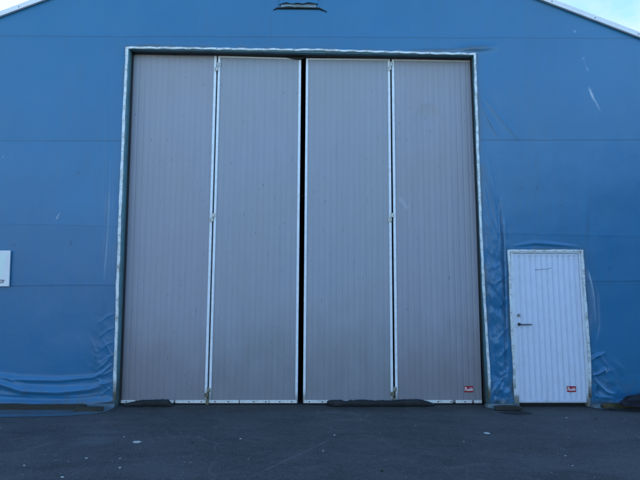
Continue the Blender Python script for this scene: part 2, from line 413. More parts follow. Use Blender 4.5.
def ridge(pts, width, h, ends=(0, 0)):
    sl, d, T = poly_field(pts, width)
    tp = np.ones(T.shape)
    tp *= np.where(T < .5, np.maximum(np.sin(np.pi*T), ends[0]), np.maximum(np.sin(np.pi*T), ends[1]))
    w = width*(.6+.4*tp)
    D[sl] += h*tp*np.exp(-(d/w)**2)
def crease(pts, width, h):       # sharper fold: steep one side
    sl, d, T = poly_field(pts, width); tp = np.sin(np.pi*np.clip(T, 0.02, .98))**.6
    D[sl] += h*tp*np.exp(-np.abs(d/width)**1.1)
def mark(ch, pts, width, a):
    sl, d, T = poly_field(pts, width*1.2); tp = np.sin(np.pi*np.clip(T, .05, .95))
    MK[sl+(ch,)] = np.clip(MK[sl+(ch,)]+a*tp*np.exp(-(d/width)**2), 0, 1)

# sag and slack of the big sheet
D += .012*(vnoise(X*.9+5, Z*.9+3)-.5)+.006*(vnoise(X*2.3, Z*2.7)-.5)
# --- left foot of the wall: wide lazy horizontal rolls
L = lambda a: a
ridge([(-60, 374), (-10, 375), (20, 379), (60, 380), (95, 377), (118, 370)], .032, .032, (1, 0))
ridge([(-60, 383), (0, 382), (25, 390), (60, 391.5), (90, 389), (114, 382)], .048, .066, (1, .2))
ridge([(-60, 392), (0, 393.5), (40, 397), (80, 396.5), (108, 393)], .028, .014, (1, 0))
ridge([(-60, 402), (0, 402), (60, 403), (112, 401)], .045, .062, (1, .6))
ridge([(5, 374), (14, 381), (28, 386)], .022, .018)
ridge([(88, 379), (102, 373), (116, 361)], .018, .016)
ridge([(94, 384), (106, 383), (118, 379)], .014, .014)
crease([(96, 378), (104, 384), (112, 392)], .014, .012)
crease([(100, 396), (110, 388), (118, 380)], .014, .010)
crease([(96, 371), (106, 362), (117, 350)], .014, .012)
crease([(92, 340), (96, 352), (93, 364)], .012, .007)
crease([(104, 340), (110, 352), (116, 366)], .014, .010)
for yy in (312, 326, 340, 353, 368):
    ridge([(121, yy-7), (116.5, yy), (119, yy+7)], .014, -.012)
    crease([(119, yy), (108, yy+4), (98, yy+12)], .014, .007)
# vertical slack beside the left jamb
ridge([(107, 60), (106, 150), (103, 230), (102, 300)], .022, .006)
ridge([(113, 130), (111, 200), (106, 290), (102, 330)], .035, .014)
ridge([(109, 180), (105, 250), (101, 290)], .030, -.013)
ridge([(117, 200), (114, 260), (112, 300)], .020, .011)
# --- right of the big door: diagonal folds fanning from the jamb
crease([(480, 100), (488, 118), (498, 137)], .020, .020)
crease([(483, 96), (500, 118), (520, 140)], .024, .014)
crease([(480, 128), (486, 160), (496, 205)], .020, .016)
crease([(481, 150), (490, 190), (499, 232)], .018, .016)
crease([(483, 180), (487, 205), (498, 240)], .016, .014)
crease([(484, 215), (492, 236), (500, 262)], .016, .013)
crease([(486, 262), (494, 268), (503, 262)], .014, .012)
crease([(486, 282), (495, 284), (505, 276)], .012, .010)
ridge([(499, 195), (502.5, 240), (504, 300), (506, 370)], .017, -.060, (0, .5))
ridge([(505, 215), (507, 300), (510, 380)], .020, .014)
m_strip = ss(PX, 484, 488)*(1-ss(PX, 505, 512))*ss(PY, 200, 300)
D += m_strip*.032*crump(X*7+Z*4.2, Z*2.8-X*3.5)
m_low = ss(PX, 485, 489)*(1-ss(PX, 512, 516))*ss(PY, 355, 380)
D += m_low*.050*crump(X*6.5-Z*4.8+2, Z*2.6+X*4+3)
ridge([(490, 398), (497, 385), (506, 375)], .016, .025); ridge([(493, 372), (499, 384), (496, 400)], .016, .018)
ridge([(508, 396), (512, 384), (509, 372)], .014, .018)
for yy in (300, 330, 350, 372): crease([(511, yy-6), (505, yy), (498, yy+9)], .014, .011)
# bulge of cloth above the frame's right corner and along the head
ridge([(452, 50), (470, 49), (488, 47.5), (500, 47)], .050, .022)
ridge([(400, 50.5), (430, 50.5), (462, 50)], .014, .014)
ridge([(124, 47), (150, 46), (200, 46.5)], .014, .014)
# above and right of the entrance door
ridge([(512, 246), (535, 243), (560, 245), (580, 247)], .020, .022)
ridge([(583, 258), (590, 285), (592, 315), (589, 345), (585, 360)], .024, .026)
ridge([(588, 262), (596, 295), (598, 325), (594, 350)], .030, -.012)
ridge([(586, 366), (594, 357), (606, 352)], .020, .030)
ridge([(589, 376), (598, 374), (604, 369), (606, 378)], .018, .028)
ridge([(590, 366), (596, 381), (606, 392), (616, 394)], .018, .030)
crease([(588, 384), (596, 396), (612, 398)], .016, .024)
crease([(590, 350), (600, 356), (612, 372)], .016, .012)
ridge([(598, 386), (600, 398)], .018, -.03)
m_lj = ss(PX, 84, 100)*(1-ss(PX, 114, 118))*ss(PY, 300, 375)
D += m_lj*.016*crump(X*5+Z*5, Z*4-X*4+4)
m_r = ss(PX, 586, 590)*(1-ss(PX, 612, 630))*ss(PY, 350, 372)
D += m_r*.040*crump(X*4.6+Z*3.5, Z*2.6-X*2.6+7)
ridge([(612, 402), (650, 401), (700, 402)], .05, .04, (.2, 1))
# damp the slack where the cloth is clamped, and at floor and roof
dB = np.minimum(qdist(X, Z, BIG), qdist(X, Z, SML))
D *= (.12+.88*ss(dB, .02, .11))
D *= ss(roofz(X)-Z, 0, .15)
# foot of the cloth kicks out to the skirt
D += .07*np.exp(-(Z/.05)**2)*(ss(-PX, -110, -90)+ss(PX, 600, 630))
D += .004*(1-ss(PX, 60, 118))*ss(PY, 374, 380)*(ridged(X*1.5, Z*14+X*.6)-.4)
# --- marks on the cloth: scuffs, stains, weld outlines, painted shading along the strips
mark(1, [(588.5, 87), (591.5, 95), (594, 101)], .013, .8); mark(1, [(591, 94), (596, 103), (600.5, 112)], .007, .6)
mark(1, [(586, 66), (588, 72)], .010, .3); mark(1, [(583, 60), (586, 66)], .006, .15); mark(1, [(573.5, 31), (576, 32)], .012, .5); mark(1, [(582.5, 57), (584, 60)], .010, .3)
mark(1, [(55.5, 220), (60, 212.5)], .006, .5); mark(1, [(57, 219), (58, 217)], .008, .25); mark(1, [(2, 158), (4, 156)], .01, .2)
for (a, b_) in (((70, 246), (71.5, 240)), ((13, 244), (15, 246)), ((77, 171), (79, 174)), ((522, 187), (523, 189)), ((536, 188), (538, 189)), ((560, 205), (562, 206)), ((608, 268), (611, 269)), ((500, 152), (502, 153))):
    mark(0, [a, b_], .012, .55)
mark(0, [(587.5, 205), (588, 225), (587, 250)], .020, .22)
for x_, y0_, y1_, a_ in ((271, 8, 46, .16), (328.5, 10, 47, .16), (588, 255, 398, .06), (107.5, 44, 230, .10)):
    mark(0, [(x_, y0_), (x_, (y0_+y1_)/2), (x_, y1_)], .008, a_)
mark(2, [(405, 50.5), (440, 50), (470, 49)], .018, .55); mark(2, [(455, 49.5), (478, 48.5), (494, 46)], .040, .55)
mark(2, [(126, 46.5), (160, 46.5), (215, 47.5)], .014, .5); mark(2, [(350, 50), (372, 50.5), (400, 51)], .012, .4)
MK[..., 2] = np.clip(MK[..., 2]+.75*np.exp(-(dB/.05)**2)*ss(vnoise(X*9, Z*5), .2, .7)+.5*np.exp(-(dB/.03)**2)*(PY < 57)+.75*(1-ss(Z, .02, .13))*ss(vnoise(X*5, Z*9+3), .2, .6)+.25*(1-ss(Z, .1, .6))*ss(vnoise(X*13, Z*15+3), .4, .8)+.07*ss(vnoise(X*1.7+9, Z*.5+2)*vnoise(X*23, Z*3), .35, .6), 0, 1)  # painted shading line along the strip edges, plus dirt at the foot

Zc = np.minimum(Z, roofz(X))
Y = -D-.002
cx_ = (X[:-1, :-1]+X[1:, 1:])/2; cz_ = (Zc[:-1, :-1]+Zc[1:, 1:])/2
keep = ~(inside(cx_, cz_, BIG) | inside(cx_, cz_, SML))
keep &= (Zc[1:, :-1] > Zc[:-1, :-1]+1e-5) | (Zc[1:, 1:] > Zc[:-1, 1:]+1e-5)
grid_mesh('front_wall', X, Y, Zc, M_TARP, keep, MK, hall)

# other walls, roof, verge
ze0, ze1 = float(roofz(np.array(-HX))), float(roofz(np.array(HX)))
mb = MB(); mb.box(-HX-.02, -HX+.04, .01, LEN, 0, ze0, M_TARP); mb.build('side_wall', hall)
mb = MB(); mb.box(HX-.04, HX+.02, .01, LEN, 0, ze1, M_TARP); mb.build('side_wall', hall)
mb = MB(); mb.bm.faces.new([mb.bm.verts.new(p) for p in ((-HX, LEN, 0), (HX, LEN, 0), (HX, LEN, ze1), (APEX[0], LEN, APEX[1]), (-HX, LEN, ze0))]).material_index = mb.mi(M_TARP); mb.build('back_wall', hall)
mb = MB()
for x0, z0 in ((-HX-.1, ze0-.1*kl), (HX+.1, ze1+.1*kr)):
    P = [(x0, z0+.004), APEX, (APEX[0], APEX[1]+.05), (x0, z0+.054)]
    mb.quad([(x, z+.003) for x, z in P], -.01, LEN+.1, M_ROOF)
mb.build('roof', hall)
for x0, z0 in ((-HX-.12, ze0-.12*kl), (HX+.12, ze1+.12*kr)):
    mb = MB()
    P = [(x0, z0-.012), (APEX[0], APEX[1]-.012), (APEX[0], APEX[1]+.062), (x0, z0+.062)]
    mb.quad(P, -.045, -.012, M_VERGE, .004)
    k = (z0-APEX[1])/(x0-APEX[0])
    for i in range(1, 16):
        t = i/16; xx = x0+(APEX[0]-x0)*t; zz = z0+(APEX[1]-z0)*t
        mb.cyl((xx, -.047, zz+.02), .007, .006, 'y', M_SCREW, 8)
    mb.build('verge_trim', hall)

# ------------------------------------------------------------------ big opening: clamping strips, lining, lintel
def strip_path(PTS, wd, y0, y1, wob, mat, name, step=.235, parent=hall, phase=.1, gapn=0):
    """flat metal strip following a pixel line on the wall plane, slightly wavy, with screws"""
    V_ = [Vector(W(*p)) for p in PTS]; Ls = [(b-a).length for a, b in zip(V_, V_[1:])]; L_ = sum(Ls)
    mb = MB(); k = int(L_/.04); pts = []
    for i in range(k+1):
        s_ = i/k*L_; q = 0; rem = s_
        while q < len(Ls)-1 and rem > Ls[q]: rem -= Ls[q]; q += 1
        d = (V_[q+1]-V_[q]).normalized(); c0 = V_[q]+d*rem
        da = (V_[min(q+1, len(V_)-1)]-V_[q]).normalized(); n = Vector((-da.y, da.x))
        w_ = wob*(mnoise.noise((s_*2.1+phase*31, phase*7, 0)) + .5*abs(math.sin(math.pi*s_/step)) - .3)
        ww = wd/2*(1+.22*mnoise.noise((s_*5, phase*9, 3))+.10*mnoise.noise((s_*19, phase*9, 3)))
        c = c0+n*w_; pts.append((c-n*ww, c+n*ww))
    cuts = {i for i in range(1, k) if gapn and i % gapn == 0}
    for i in range(k):
        if i in cuts: continue
        (q0, q1), (r0, r1) = pts[i], pts[i+1]
        mb.quad([tuple(q0), tuple(r0), tuple(r1), tuple(q1)], y0, y1, mat)
    bmesh.ops.remove_doubles(mb.bm, verts=mb.bm.verts, dist=.0004)
    # drop interior faces between neighbouring boxes
    seen = {}
    for f in mb.bm.faces:
        key = frozenset(v.index for v in f.verts)
        seen.setdefault(key, []).append(f)
    if True:
        s_ = step*phase*3
        while s_ < L_:
            i = min(k, int(s_/L_*k)); c = (pts[i][0]+pts[i][1])/2
            mb.cyl((c.x, y0-.002, c.y), .0052, .006, 'y', M_SCREW, 8, .0045)
            # next screw, at slightly uneven spacing
            s_ += step*random.uniform(.9, 1.1)
    return mb.build(name, parent)
strip_path([(114.9, 399), (115.4, 375), (116.9, 335), (118.2, 285), (121, 200), (126.0, 80), (127.7, 48.2)], .036, -.022, -.004, .006, M_CLAMP, 'clamping_strip', phase=.3)
strip_path([(126.2, 48.3), (300, 50.2), (475.2, 54.9)], .026, -.024, -.006, .016, M_CLAMP, 'clamping_strip', phase=.7, step=.22)
strip_path([(489.3, 398), (488.3, 370), (485.6, 330), (481.4, 250), (479, 200), (477.4, 150), (474.5, 54.6)], .031, -.022, -.004, .008, M_CLAMP, 'clamping_strip', phase=.5)
# cloth lining returning into the opening, and the steel portal behind it
RV = .07
def ins(Q, dl, dr, dt):
    return [(Q[0][0]+dl, Q[0][1]), (Q[1][0]-dr, Q[1][1]), (Q[2][0]-dr, Q[2][1]-dt), (Q[3][0]+dl, Q[3][1]-dt)]
Q0 = [W(116.6, 412), W(487.4, 412), W(473.2, 56), W(129.8, 49.6)]
Q0[0] = (Q0[0][0], 0.0); Q0[1] = (Q0[1][0], 0.0)
def ringpart(mb, Q, thick, y0, y1, mat, wav=0.0):
    O = [(Q[0][0]-thick, Q[0][1]), (Q[1][0]+thick, Q[1][1]), (Q[2][0]+thick, Q[2][1]+thick), (Q[3][0]-thick, Q[3][1]+thick)]
    mb.quad([O[0], Q[0], Q[3], O[3]], y0, y1, mat)
    mb.quad([Q[1], O[1], O[2], Q[2]], y0, y1, mat)
    mb.quad([Q[3], Q[2], O[2], O[3]], y0, y1, mat)
mb = MB(); ringpart(mb, Q0, .03, -.006, RV, M_LINING); mb.build('door_lining', hall)
Q1 = ins(Q0, .006, .006, .006)
mb = MB(); ringpart(mb, Q1, .05, RV-.004, .132, M_DARK)
mb.box(Q1[0][0]-.04, Q1[1][0]+.04, .31, .40, Q1[3][1]-.02, Q1[3][1]+.2, M_SEAL)
mb.build('door_portal', hall)
# drooping rubber head seal in front of the leaf tops
mb = MB()
def headseal(p0, p1, sag):
    n = 40
    for i in range(n):
        t0, t1 = i/n, (i+1)/n
        P = []
        for t in (t0, t1):
            x_, z_ = p0[0]+(p1[0]-p0[0])*t, p0[1]+(p1[1]-p0[1])*t
            P.append((x_, z_-sag(t), z_+.05))
        mb.quad([(P[0][0], P[0][1]), (P[1][0], P[1][1]), (P[1][0], P[1][2]), (P[0][0], P[0][2])], .118, .126, M_SEAL)
headseal(W(131, 52.6, .12), W(470, 59.2, .12), lambda t: .004+.014*mnoise.noise((t*9, 0, 0))+.060*math.exp(-((t-.497)/.04)**2)*(1 if t < .503 else .0))
mb.build('head_seal', hall)

# ------------------------------------------------------------------ the four folding leaves
LY = .14
LEAVES = [
    dict(q=[(121.0, 402.5), (207.0, 402.5), (216.9, 54.5), (133.6, 52.5)], lt=0, rt=1),
    dict(q=[(208.6, 403.0), (297.6, 403.0), (301.2, 58.2), (218.3, 56.2)], lt=1, rt=1),
    dict(q=[(303.0, 403.0), (393.2, 402.5), (390.0, 59.2), (306.0, 58.4)], lt=1, rt=1),
    dict(q=[(395.3, 402.5), (482.0, 402.3), (471.0, 60.6), (391.6, 59.4)], lt=1, rt=0),
]
def lerp(a, b, t): return (a[0]+(b[0]-a[0])*t, a[1]+(b[1]-a[1])*t)
def bil(Q, s, t): return lerp(lerp(Q[0], Q[1], s), lerp(Q[3], Q[2], s), t)
def sub(Q, s0, s1, t0, t1): return [bil(Q, s0, t0), bil(Q, s1, t0), bil(Q, s1, t1), bil(Q, s0, t1)]

STROKES = {  # brush-script letters, unit height
 'R': [[(.02,0),(.16,.55),(.27,1.0)], [(.0,.86),(.22,1.06),(.55,1.04),(.66,.86),(.52,.62),(.22,.52)], [(.30,.53),(.42,.2),(.62,-.02),(.78,.12)]],
 'u': [[(.72,.12),(.88,.55)], [(.88,.55),(.82,.12),(.96,.0),(1.12,.18),(1.22,.55)], [(1.22,.55),(1.17,.12),(1.28,.0),(1.42,.15)]],
 'b': [[(0,.15),(.22,.62),(.34,1.05)], [(.34,1.05),(.16,.35),(.16,.08),(.34,.0),(.52,.2),(.50,.46),(.34,.5),(.2,.34)], [(.5,.42),(.66,.40)]],
}
def script_word(mb, x0, z0, h, y, mat, thick=.17):
    def rib(pts):
        k = mb.mi(mat)
        prev = None
        fine = []
        for a, b in zip(pts, pts[1:]):
            for i in range(3): fine.append(lerp(a, b, i/3))
        fine.append(pts[-1])
        for i, p in enumerate(fine):
            a = fine[max(0, i-1)]; b = fine[min(len(fine)-1, i+1)]
            d = Vector((b[0]-a[0], b[1]-a[1])); d.normalize(); n = Vector((-d.y, d.x))*thick/2
            if prev is not None:
                P = [(prev[0]-prev[2], prev[1]-prev[3]), (p[0]-n.x, p[1]-n.y), (p[0]+n.x, p[1]+n.y), (prev[0]+prev[2], prev[1]+prev[3])]
                mb.quad([(x0+u*h, z0+v*h) for u, v in P], y-.0008-.00002*i, y, mat)
            prev = (p[0], p[1], n.x, n.y)
    for s_ in STROKES['R']: rib(s_)
    for s_ in STROKES['u']: rib(s_)
    for off in (1.42, 2.0):
        for s_ in STROKES['b']: rib([(u+off, v) for u, v in s_])
def sticker(parent, px0, py0, px1, py1, y):
    x0, z0 = W(px0, py1, y); x1, z1 = W(px1, py0, y)
    mb = MB(); mb.box(x0, x1, y-.0015, y, z0, z1, M_RED, .0005)
    h = (z1-z0)*.50
    wtot = 2.66*h; script_word(mb, (x0+x1)/2-wtot/2, z0+(z1-z0)*.26, h*1.02, y-.0016, M_STW)
    return mb.build('sticker', parent)

def rail_with_screws(mb, P0, P1, hgt, y0, y1, mat, breaks, n_s):
    last = 0
    for b_ in list(breaks)+[(1.0, 1.0)]:
        a, c = lerp(P0, P1, last), lerp(P0, P1, b_[0])
        if b_[0] > last: mb.quad([a, c, (c[0], c[1]+hgt), (a[0], a[1]+hgt)], y0, y1, mat, .002)
        last = b_[1]
    for i in range(n_s):
        t = (i+.5+random.uniform(-.15, .15))/n_s
        if any(b_[0]-.01 < t < b_[1]+.01 for b_ in breaks): continue
        c = lerp(P0, P1, t); mb.cyl((c[0], y0-.002, c[1]+hgt*.5), .009, .006, 'y', M_SCREW, 8)

BREAKS = [[(.17, .19), (.62, .64)], [(.34, .352), (.68, .688)], [(.45, .46)], [(.655, .695), (.885, .91)]]
for li, lf in enumerate(LEAVES):
    Q = [W(*p, LY) for p in lf['q']]
    root = None
    TRIM = .034; wdt = Q[1][0]-Q[0][0]
    s0 = TRIM/wdt if lf['lt'] else 0; s1 = 1-(TRIM/wdt if lf['rt'] else 0)
    # grooved face
    ng = 14; prof = []
    for g_ in range(ng):
        for f_ in (.0, .045, .06, .075, .12, .5, .75): prof.append((g_+f_)/ng)
    prof.append(1.0)
    gs = np.array(prof); S, T = np.meshgrid(s0+(s1-s0)*gs, np.linspace(0, 1, 150))
    bx = (Q[0][0]*(1-S)+Q[1][0]*S)*(1-T)+(Q[3][0]*(1-S)+Q[2][0]*S)*T
    bz = (Q[0][1]*(1-S)+Q[1][1]*S)*(1-T)+(Q[3][1]*(1-S)+Q[2][1]*S)*T
    fr = (gs*ng) % 1.0
    gr = np.where(np.isclose(fr, .06, atol=.005), .0030, np.where((fr < .1) & (fr > .02), .0012, 0.0)) * (1+.0*gs)
    gr[0] = gr[-1] = 0
    yy = LY+np.tile(gr, (150, 1))
    yy += -.006*(vnoise(bx*1.6+li*7, bz*1.1)-.5)-.002*(vnoise(bx*6+li*3, bz*5)-.5)
    mk = np.zeros(bx.shape+(3,))
    mk[..., 2] = (.65, .1, .05, .7)[li]
    if li == 3:        # round dent
        cx, cz = W(428, 118, LY); r_ = np.hypot(bx-cx, (bz-cz)*.9)
        yy += .020*np.exp(-(r_/.15)**2)-.008*np.exp(-((r_-.20)/.04)**2)*(bz > cz-.05)
    if li == 1:
        cx, cz = W(222, 385, LY); r_ = np.hypot(bx-cx, bz-cz); yy += .006*np.exp(-(r_/.12)**2)
    if li == 3:
        a0, a1 = np.array(W(400, 199, LY)), np.array(W(406.5, 207, LY)); t_ = np.clip(((bx-a0[0])*(a1-a0)[0]+(bz-a0[1])*(a1-a0)[1])/((a1-a0)**2).sum(), 0, 1)
        mk[..., 1] += .4*np.exp(-(np.hypot(bx-a0[0]-t_*(a1-a0)[0], bz-a0[1]-t_*(a1-a0)[1])/.018)**2)
    face = grid_mesh('door_leaf', bx, yy, bz, M_LEAF, None, mk, hall, smooth=False)
    # give it its body: join the core into the same mesh
    bm = bmesh.new(); bm.from_mesh(face.data)
    mbc = MB(); mbc.bm.free(); mbc.bm = bm; mbc.mats = [M_LEAF]
    mbc.quad(Q, LY+.030, LY+.045, M_LEAF)
    for x_, y_, a_ in [(random.random(), random.random(), random.random()) for _ in range(0)]: pass
    bm.to_mesh(face.data); bm.free()
    face['label'] = ['leftmost door leaf with a black rubber flap at its foot', 'second door leaf from the left, beside the dark centre gap', 'third door leaf from the left, beside the dark centre gap', 'rightmost door leaf with a small red sticker near its foot'][li]
    # edge profiles
    if lf['lt']:
        mb = MB(); mb.quad([Q[0], (Q[0][0]+TRIM, Q[0][1]), (Q[3][0]+TRIM, Q[3][1]), Q[3]], LY-.012, LY+.05, M_TRIM, .004); mb.build('edge_trim', face)
    else:
        mb = MB(); mb.quad([(Q[0][0]-.012, Q[0][1]), (Q[0][0]-.001, Q[0][1]), (Q[3][0]-.001, Q[3][1]), (Q[3][0]-.012, Q[3][1])], LY+.004, LY+.05, M_SEAL, .001); mb.build('side_seal', face)
    if lf['rt']:
        mb = MB(); mb.quad([(Q[1][0]-TRIM, Q[1][1]), Q[1], Q[2], (Q[2][0]-TRIM, Q[2][1])], LY-.012, LY+.05, M_TRIM, .004); mb.build('edge_trim', face)
    else:
        mb = MB(); mb.quad([(Q[1][0]-.016, Q[1][1]), (Q[1][0]-.001, Q[1][1]), (Q[2][0]-.001, Q[2][1]), (Q[2][0]-.016, Q[2][1])], LY-.008, LY+.05, M_LEAF, .001); mb.build('side_seal', face)
    a = (Q[3][0]+(TRIM+.002 if lf['lt'] else .002), Q[3][1]); b_ = (Q[2][0]-(TRIM+.002 if lf['rt'] else .019), Q[2][1])
    mb = MB(); mb.quad([(a[0], a[1]-.022), (b_[0], b_[1]-.022), b_, a], LY-.009, LY+.03, M_TRIM, .002); mb.build('top_rail', face)
    # bottom rail
    mb = MB(); zb = W(200, 402.6, LY)[1]
    a = (Q[0][0]+.01, zb); b_ = (Q[1][0]-.01, zb)
    rail_with_screws(mb, a, b_, .040, LY-.030, LY-.014, M_ALU, BREAKS[li], 7)
    mb.build('bottom_rail', face)
    mb = MB(); mb.box(Q[0][0]+.004, Q[1][0]-.004, LY+.002, LY+.03, .004, zb-.001, M_SEAL); mb.build('bottom_seal', face)
    lf['o'] = face; lf['Q'] = Q
sticker(LEAVES[3]['o'], 464.4, 386.0, 473.2, 392.2, LY-.006)

def hinge(parent, px, py, low=False):
    x, z = W(px, py, LY-.014)
    mb = MB(); h = .062
    y0 = LY-.020; y1 = LY-.0125
    mb.quad([(x-.042, z-h), (x+.004, z-h), (x+.004, z-.004), (x-.042, z-.004)], y0, y1, M_HINGE, .002)
    mb.quad([(x-.004, z+.004), (x+.044, z+.004), (x+.044, z+h), (x-.004, z+h)], y0-.001, y1-.001, M_HINGE, .002)
    mb.cyl((x, y0-.006, z-h/2), .010, h-.01, 'z', M_HINGE, 12)
    mb.cyl((x+.001, y0-.006, z+h/2), .010, h-.01, 'z', M_HINGE, 12)
    mb.cyl((x, y0-.006, z), .006, 2*h+.01, 'z', M_SCREW, 10)
    for sx_, zz in ((-.028, -.045), (-.028, -.02), (.03, .02), (.03, .045)):
        mb.cyl((x+sx_, y0-.003, z+zz), .005, .006, 'y', M_SCREW, 8)
    return mb.build('hinge', parent)
for (a, b_, c, li) in (((217.6, 67), (212.6, 217.5), (207.6, 392.5), 0), ((390.4, 66.5), (391.0, 217.5), (393.6, 391.5), 2)):
    for p in (a, b_, c): hinge(LEAVES[li]['o'], *p)
    mb = MB(); x, z = W(c[0], c[1]+8, LY-.02)
    mb.box(x-.02, x+.02, LY-.05, LY-.031, .004, z+.03, M_HINGE, .003); mb.build('floor_bolt', LEAVES[li]['o'])

# ------------------------------------------------------------------ entrance door
DY = .012
DQ = [W(519.0, 402.6, DY), W(586.6, 402.6, DY), W(577.6, 253.6, DY), W(512.8, 253.6, DY)]
# frame round the leaf
FQ = [(DQ[0][0]-.072, .005), (DQ[1][0]+.045, .005), (DQ[2][0]+.024, DQ[2][1]+.03), (DQ[3][0]-.040, DQ[3][1]+.03)]
mb = MB(); g = .004
mb.quad([FQ[0], (DQ[0][0]-g, .005), (DQ[3][0]-g, DQ[3][1]+g), FQ[3]], -.012, .07, M_WHITE2, .002)
mb.quad([(DQ[1][0]+g, .005), FQ[1], FQ[2], (DQ[2][0]+g, DQ[2][1]+g)], -.012, .07, M_WHITE2, .002)
mb.quad([(DQ[3][0]-g, DQ[3][1]+g), (DQ[2][0]+g, DQ[2][1]+g), FQ[2], FQ[3]], -.0125, .07, M_WHITE2, .002)
mb.box(DQ[0][0]-.05, DQ[1][0]+.05, .08, .12, 0, 2.2, M_DARK)
mb.build('entrance_frame', hall)
# leaf: corrugated sheet in a flat border
BW = .028
iq = [(DQ[0][0]+BW, DQ[0][1]+BW), (DQ[1][0]-BW, DQ[1][1]+BW), (DQ[2][0]-BW, DQ[2][1]-BW), (DQ[3][0]+BW, DQ[3][1]-BW)]
nr = 11; S, T = np.meshgrid(np.linspace(0, 1, nr*16+1), np.linspace(0, 1, 60))
bx = (iq[0][0]*(1-S)+iq[1][0]*S)*(1-T)+(iq[3][0]*(1-S)+iq[2][0]*S)*T
bz = (iq[0][1]*(1-S)+iq[1][1]*S)*(1-T)+(iq[3][1]*(1-S)+iq[2][1]*S)*T
ph = (S*nr+.15) % 1.0
prof = ss(ph, .0, .14)*(1-ss(ph, .62, .76))
yy = DY+.008-.016*prof-.002*(vnoise(bx*3, bz*2)-.5)
door = grid_mesh('entrance_door', bx, yy, bz, M_WHITE, None, np.zeros(bx.shape+(3,)), hall)
bm = bmesh.new(); bm.from_mesh(door.data); mbc = MB(); mbc.bm.free(); mbc.bm = bm; mbc.mats = [M_WHITE]
mbc.quad([DQ[0], (DQ[0][0]+BW, DQ[0][1]), (DQ[3][0]+BW, DQ[3][1]), DQ[3]], DY-.008, DY+.03, M_WHITE, .002)
mbc.quad([(DQ[1][0]-BW, DQ[1][1]), DQ[1], DQ[2], (DQ[2][0]-BW, DQ[2][1])], DY-.008, DY+.03, M_WHITE, .002)
mbc.quad([(DQ[0][0]+BW, DQ[0][1]), (DQ[1][0]-BW, DQ[1][1]), (DQ[1][0]-BW, DQ[1][1]+BW), (DQ[0][0]+BW, DQ[0][1]+BW)], DY-.009, DY+.03, M_WHITE, .002)
mbc.quad([(DQ[3][0]+BW, DQ[3][1]-BW), (DQ[2][0]-BW, DQ[2][1]-BW), (DQ[2][0]-BW, DQ[2][1]), (DQ[3][0]+BW, DQ[3][1])], DY-.009, DY+.03, M_WHITE, .002)
mbc.quad(DQ, DY+.012, DY+.04, M_WHITE)
bm.to_mesh(door.data); bm.free()
x, z = W(519.2, 324.3, DY-.02)
mb = MB(); mb.cyl((x+.004, DY-.014, z), .021, .012, 'y', M_HANDLE, 20); mb.cyl((x+.004, DY-.038, z), .009, .05, 'y', M_HANDLE, 12)
mb.cyl((x+.078, DY-.056, z-.001), .0095, .158, 'x', M_HANDLE, 12, .0085)
mb.build('handle', door)
x, z = W(518.8, 315.4, DY-.02)
mb = MB(); mb.cyl((x+.004, DY-.013, z), .019, .012, 'y', M_HANDLE, 20); mb.cyl((x+.004, DY-.020, z), .011, .006, 'y', M_HINGE, 16); mb.box(x+.002, x+.006, DY-.0245, DY-.022, z-.006, z+.006, M_SCREW)
mb.build('lock', door)
sticker(door, 567.0, 386.2, 575.8, 392.0, DY-.0105)
# faint pen scrawl on the leaf
mb = MB()
def scr(pts, w=.004):
    P = [W(*p, DY-.011) for p in pts]
    for a, b_ in zip(P, P[1:]): mb.quad([(a[0], a[1]-w), (b_[0], b_[1]-w), (b_[0], b_[1]+w), (a[0], a[1]+w)], DY-.0110, DY-.0102, M_INK)
scr([(534.6, 269.3), (538, 269.6), (540.5, 269.8), (543, 268.9), (546, 269.4), (548, 268.6), (551.3, 268.0)], .003)
mb.build('pen_mark', door)
strip_path([(513.7, 388), (513.2, 365), (511.3, 335), (509, 272), (507.7, 250.2)], .030, -.034, -.014, .003, M_CLAMP, 'clamping_strip', phase=.2, step=.22)
strip_path([(507.2, 250.8), (581.8, 250.8)], .028, -.030, -.015, .010, M_CLAMP, 'clamping_strip', phase=.9, step=.14)
strip_path([(589.3, 397), (588.5, 360), (586.2, 328), (583, 282), (580.8, 250.2)], .032, -.034, -.014, .004, M_CLAMP, 'clamping_strip', phase=.6, step=.2)

# ------------------------------------------------------------------ vent hood high on the gable
def tube(mb, pts, r, m, seg=8):
    k = mb.mi(m); prev = None; rings = []
    for i, p in enumerate(pts):
        a = Vector(pts[max(0, i-1)]); b_ = Vector(pts[min(len(pts)-1, i+1)]); d = (b_-a).normalized()
        u = d.cross(Vector((0, 0, 1)));
        if u.length < .1: u = d.cross(Vector((0, 1, 0)))
        u.normalize(); v = d.cross(u); rr = r if not isinstance(r, (list, tuple)) else r[i]
        rings.append([mb.bm.verts.new(Vector(p)+u*rr*math.cos(2*math.pi*j/seg)+v*rr*math.sin(2*math.pi*j/seg)) for j in range(seg)])
    fs = []
    for A, B in zip(rings, rings[1:]):
        for j in range(seg): fs.append(mb.bm.faces.new((A[j], A[(j+1) % seg], B[(j+1) % seg], B[j])))
    fs.append(mb.bm.faces.new(rings[0])); fs.append(mb.bm.faces.new(rings[-1]))
    for f in fs: f.material_index = k; f.smooth = True
    bmesh.ops.recalc_face_normals(mb.bm, faces=fs)
xl, zb = W(279, 9.2); xr, _ = W(318, 9.2); xl2, zt = W(275, -34); xr2, _ = W(322, -34)
n = 40; m_ = 26
S, T = np.meshgrid(np.linspace(0, 1, n), np.linspace(0, 1, m_))
HX0 = (xl-.0)*(1-S)+(xr+.0)*S; HZ = zb+.060+(zt-zb)*T
prot = (.03*(1-T)**1.3+.012)*np.minimum(1, np.minimum(S, 1-S)/.10)**.5
wr = .018*(ridged(HX0*3.5+2*T, HZ*4)-.4)*(1-T)
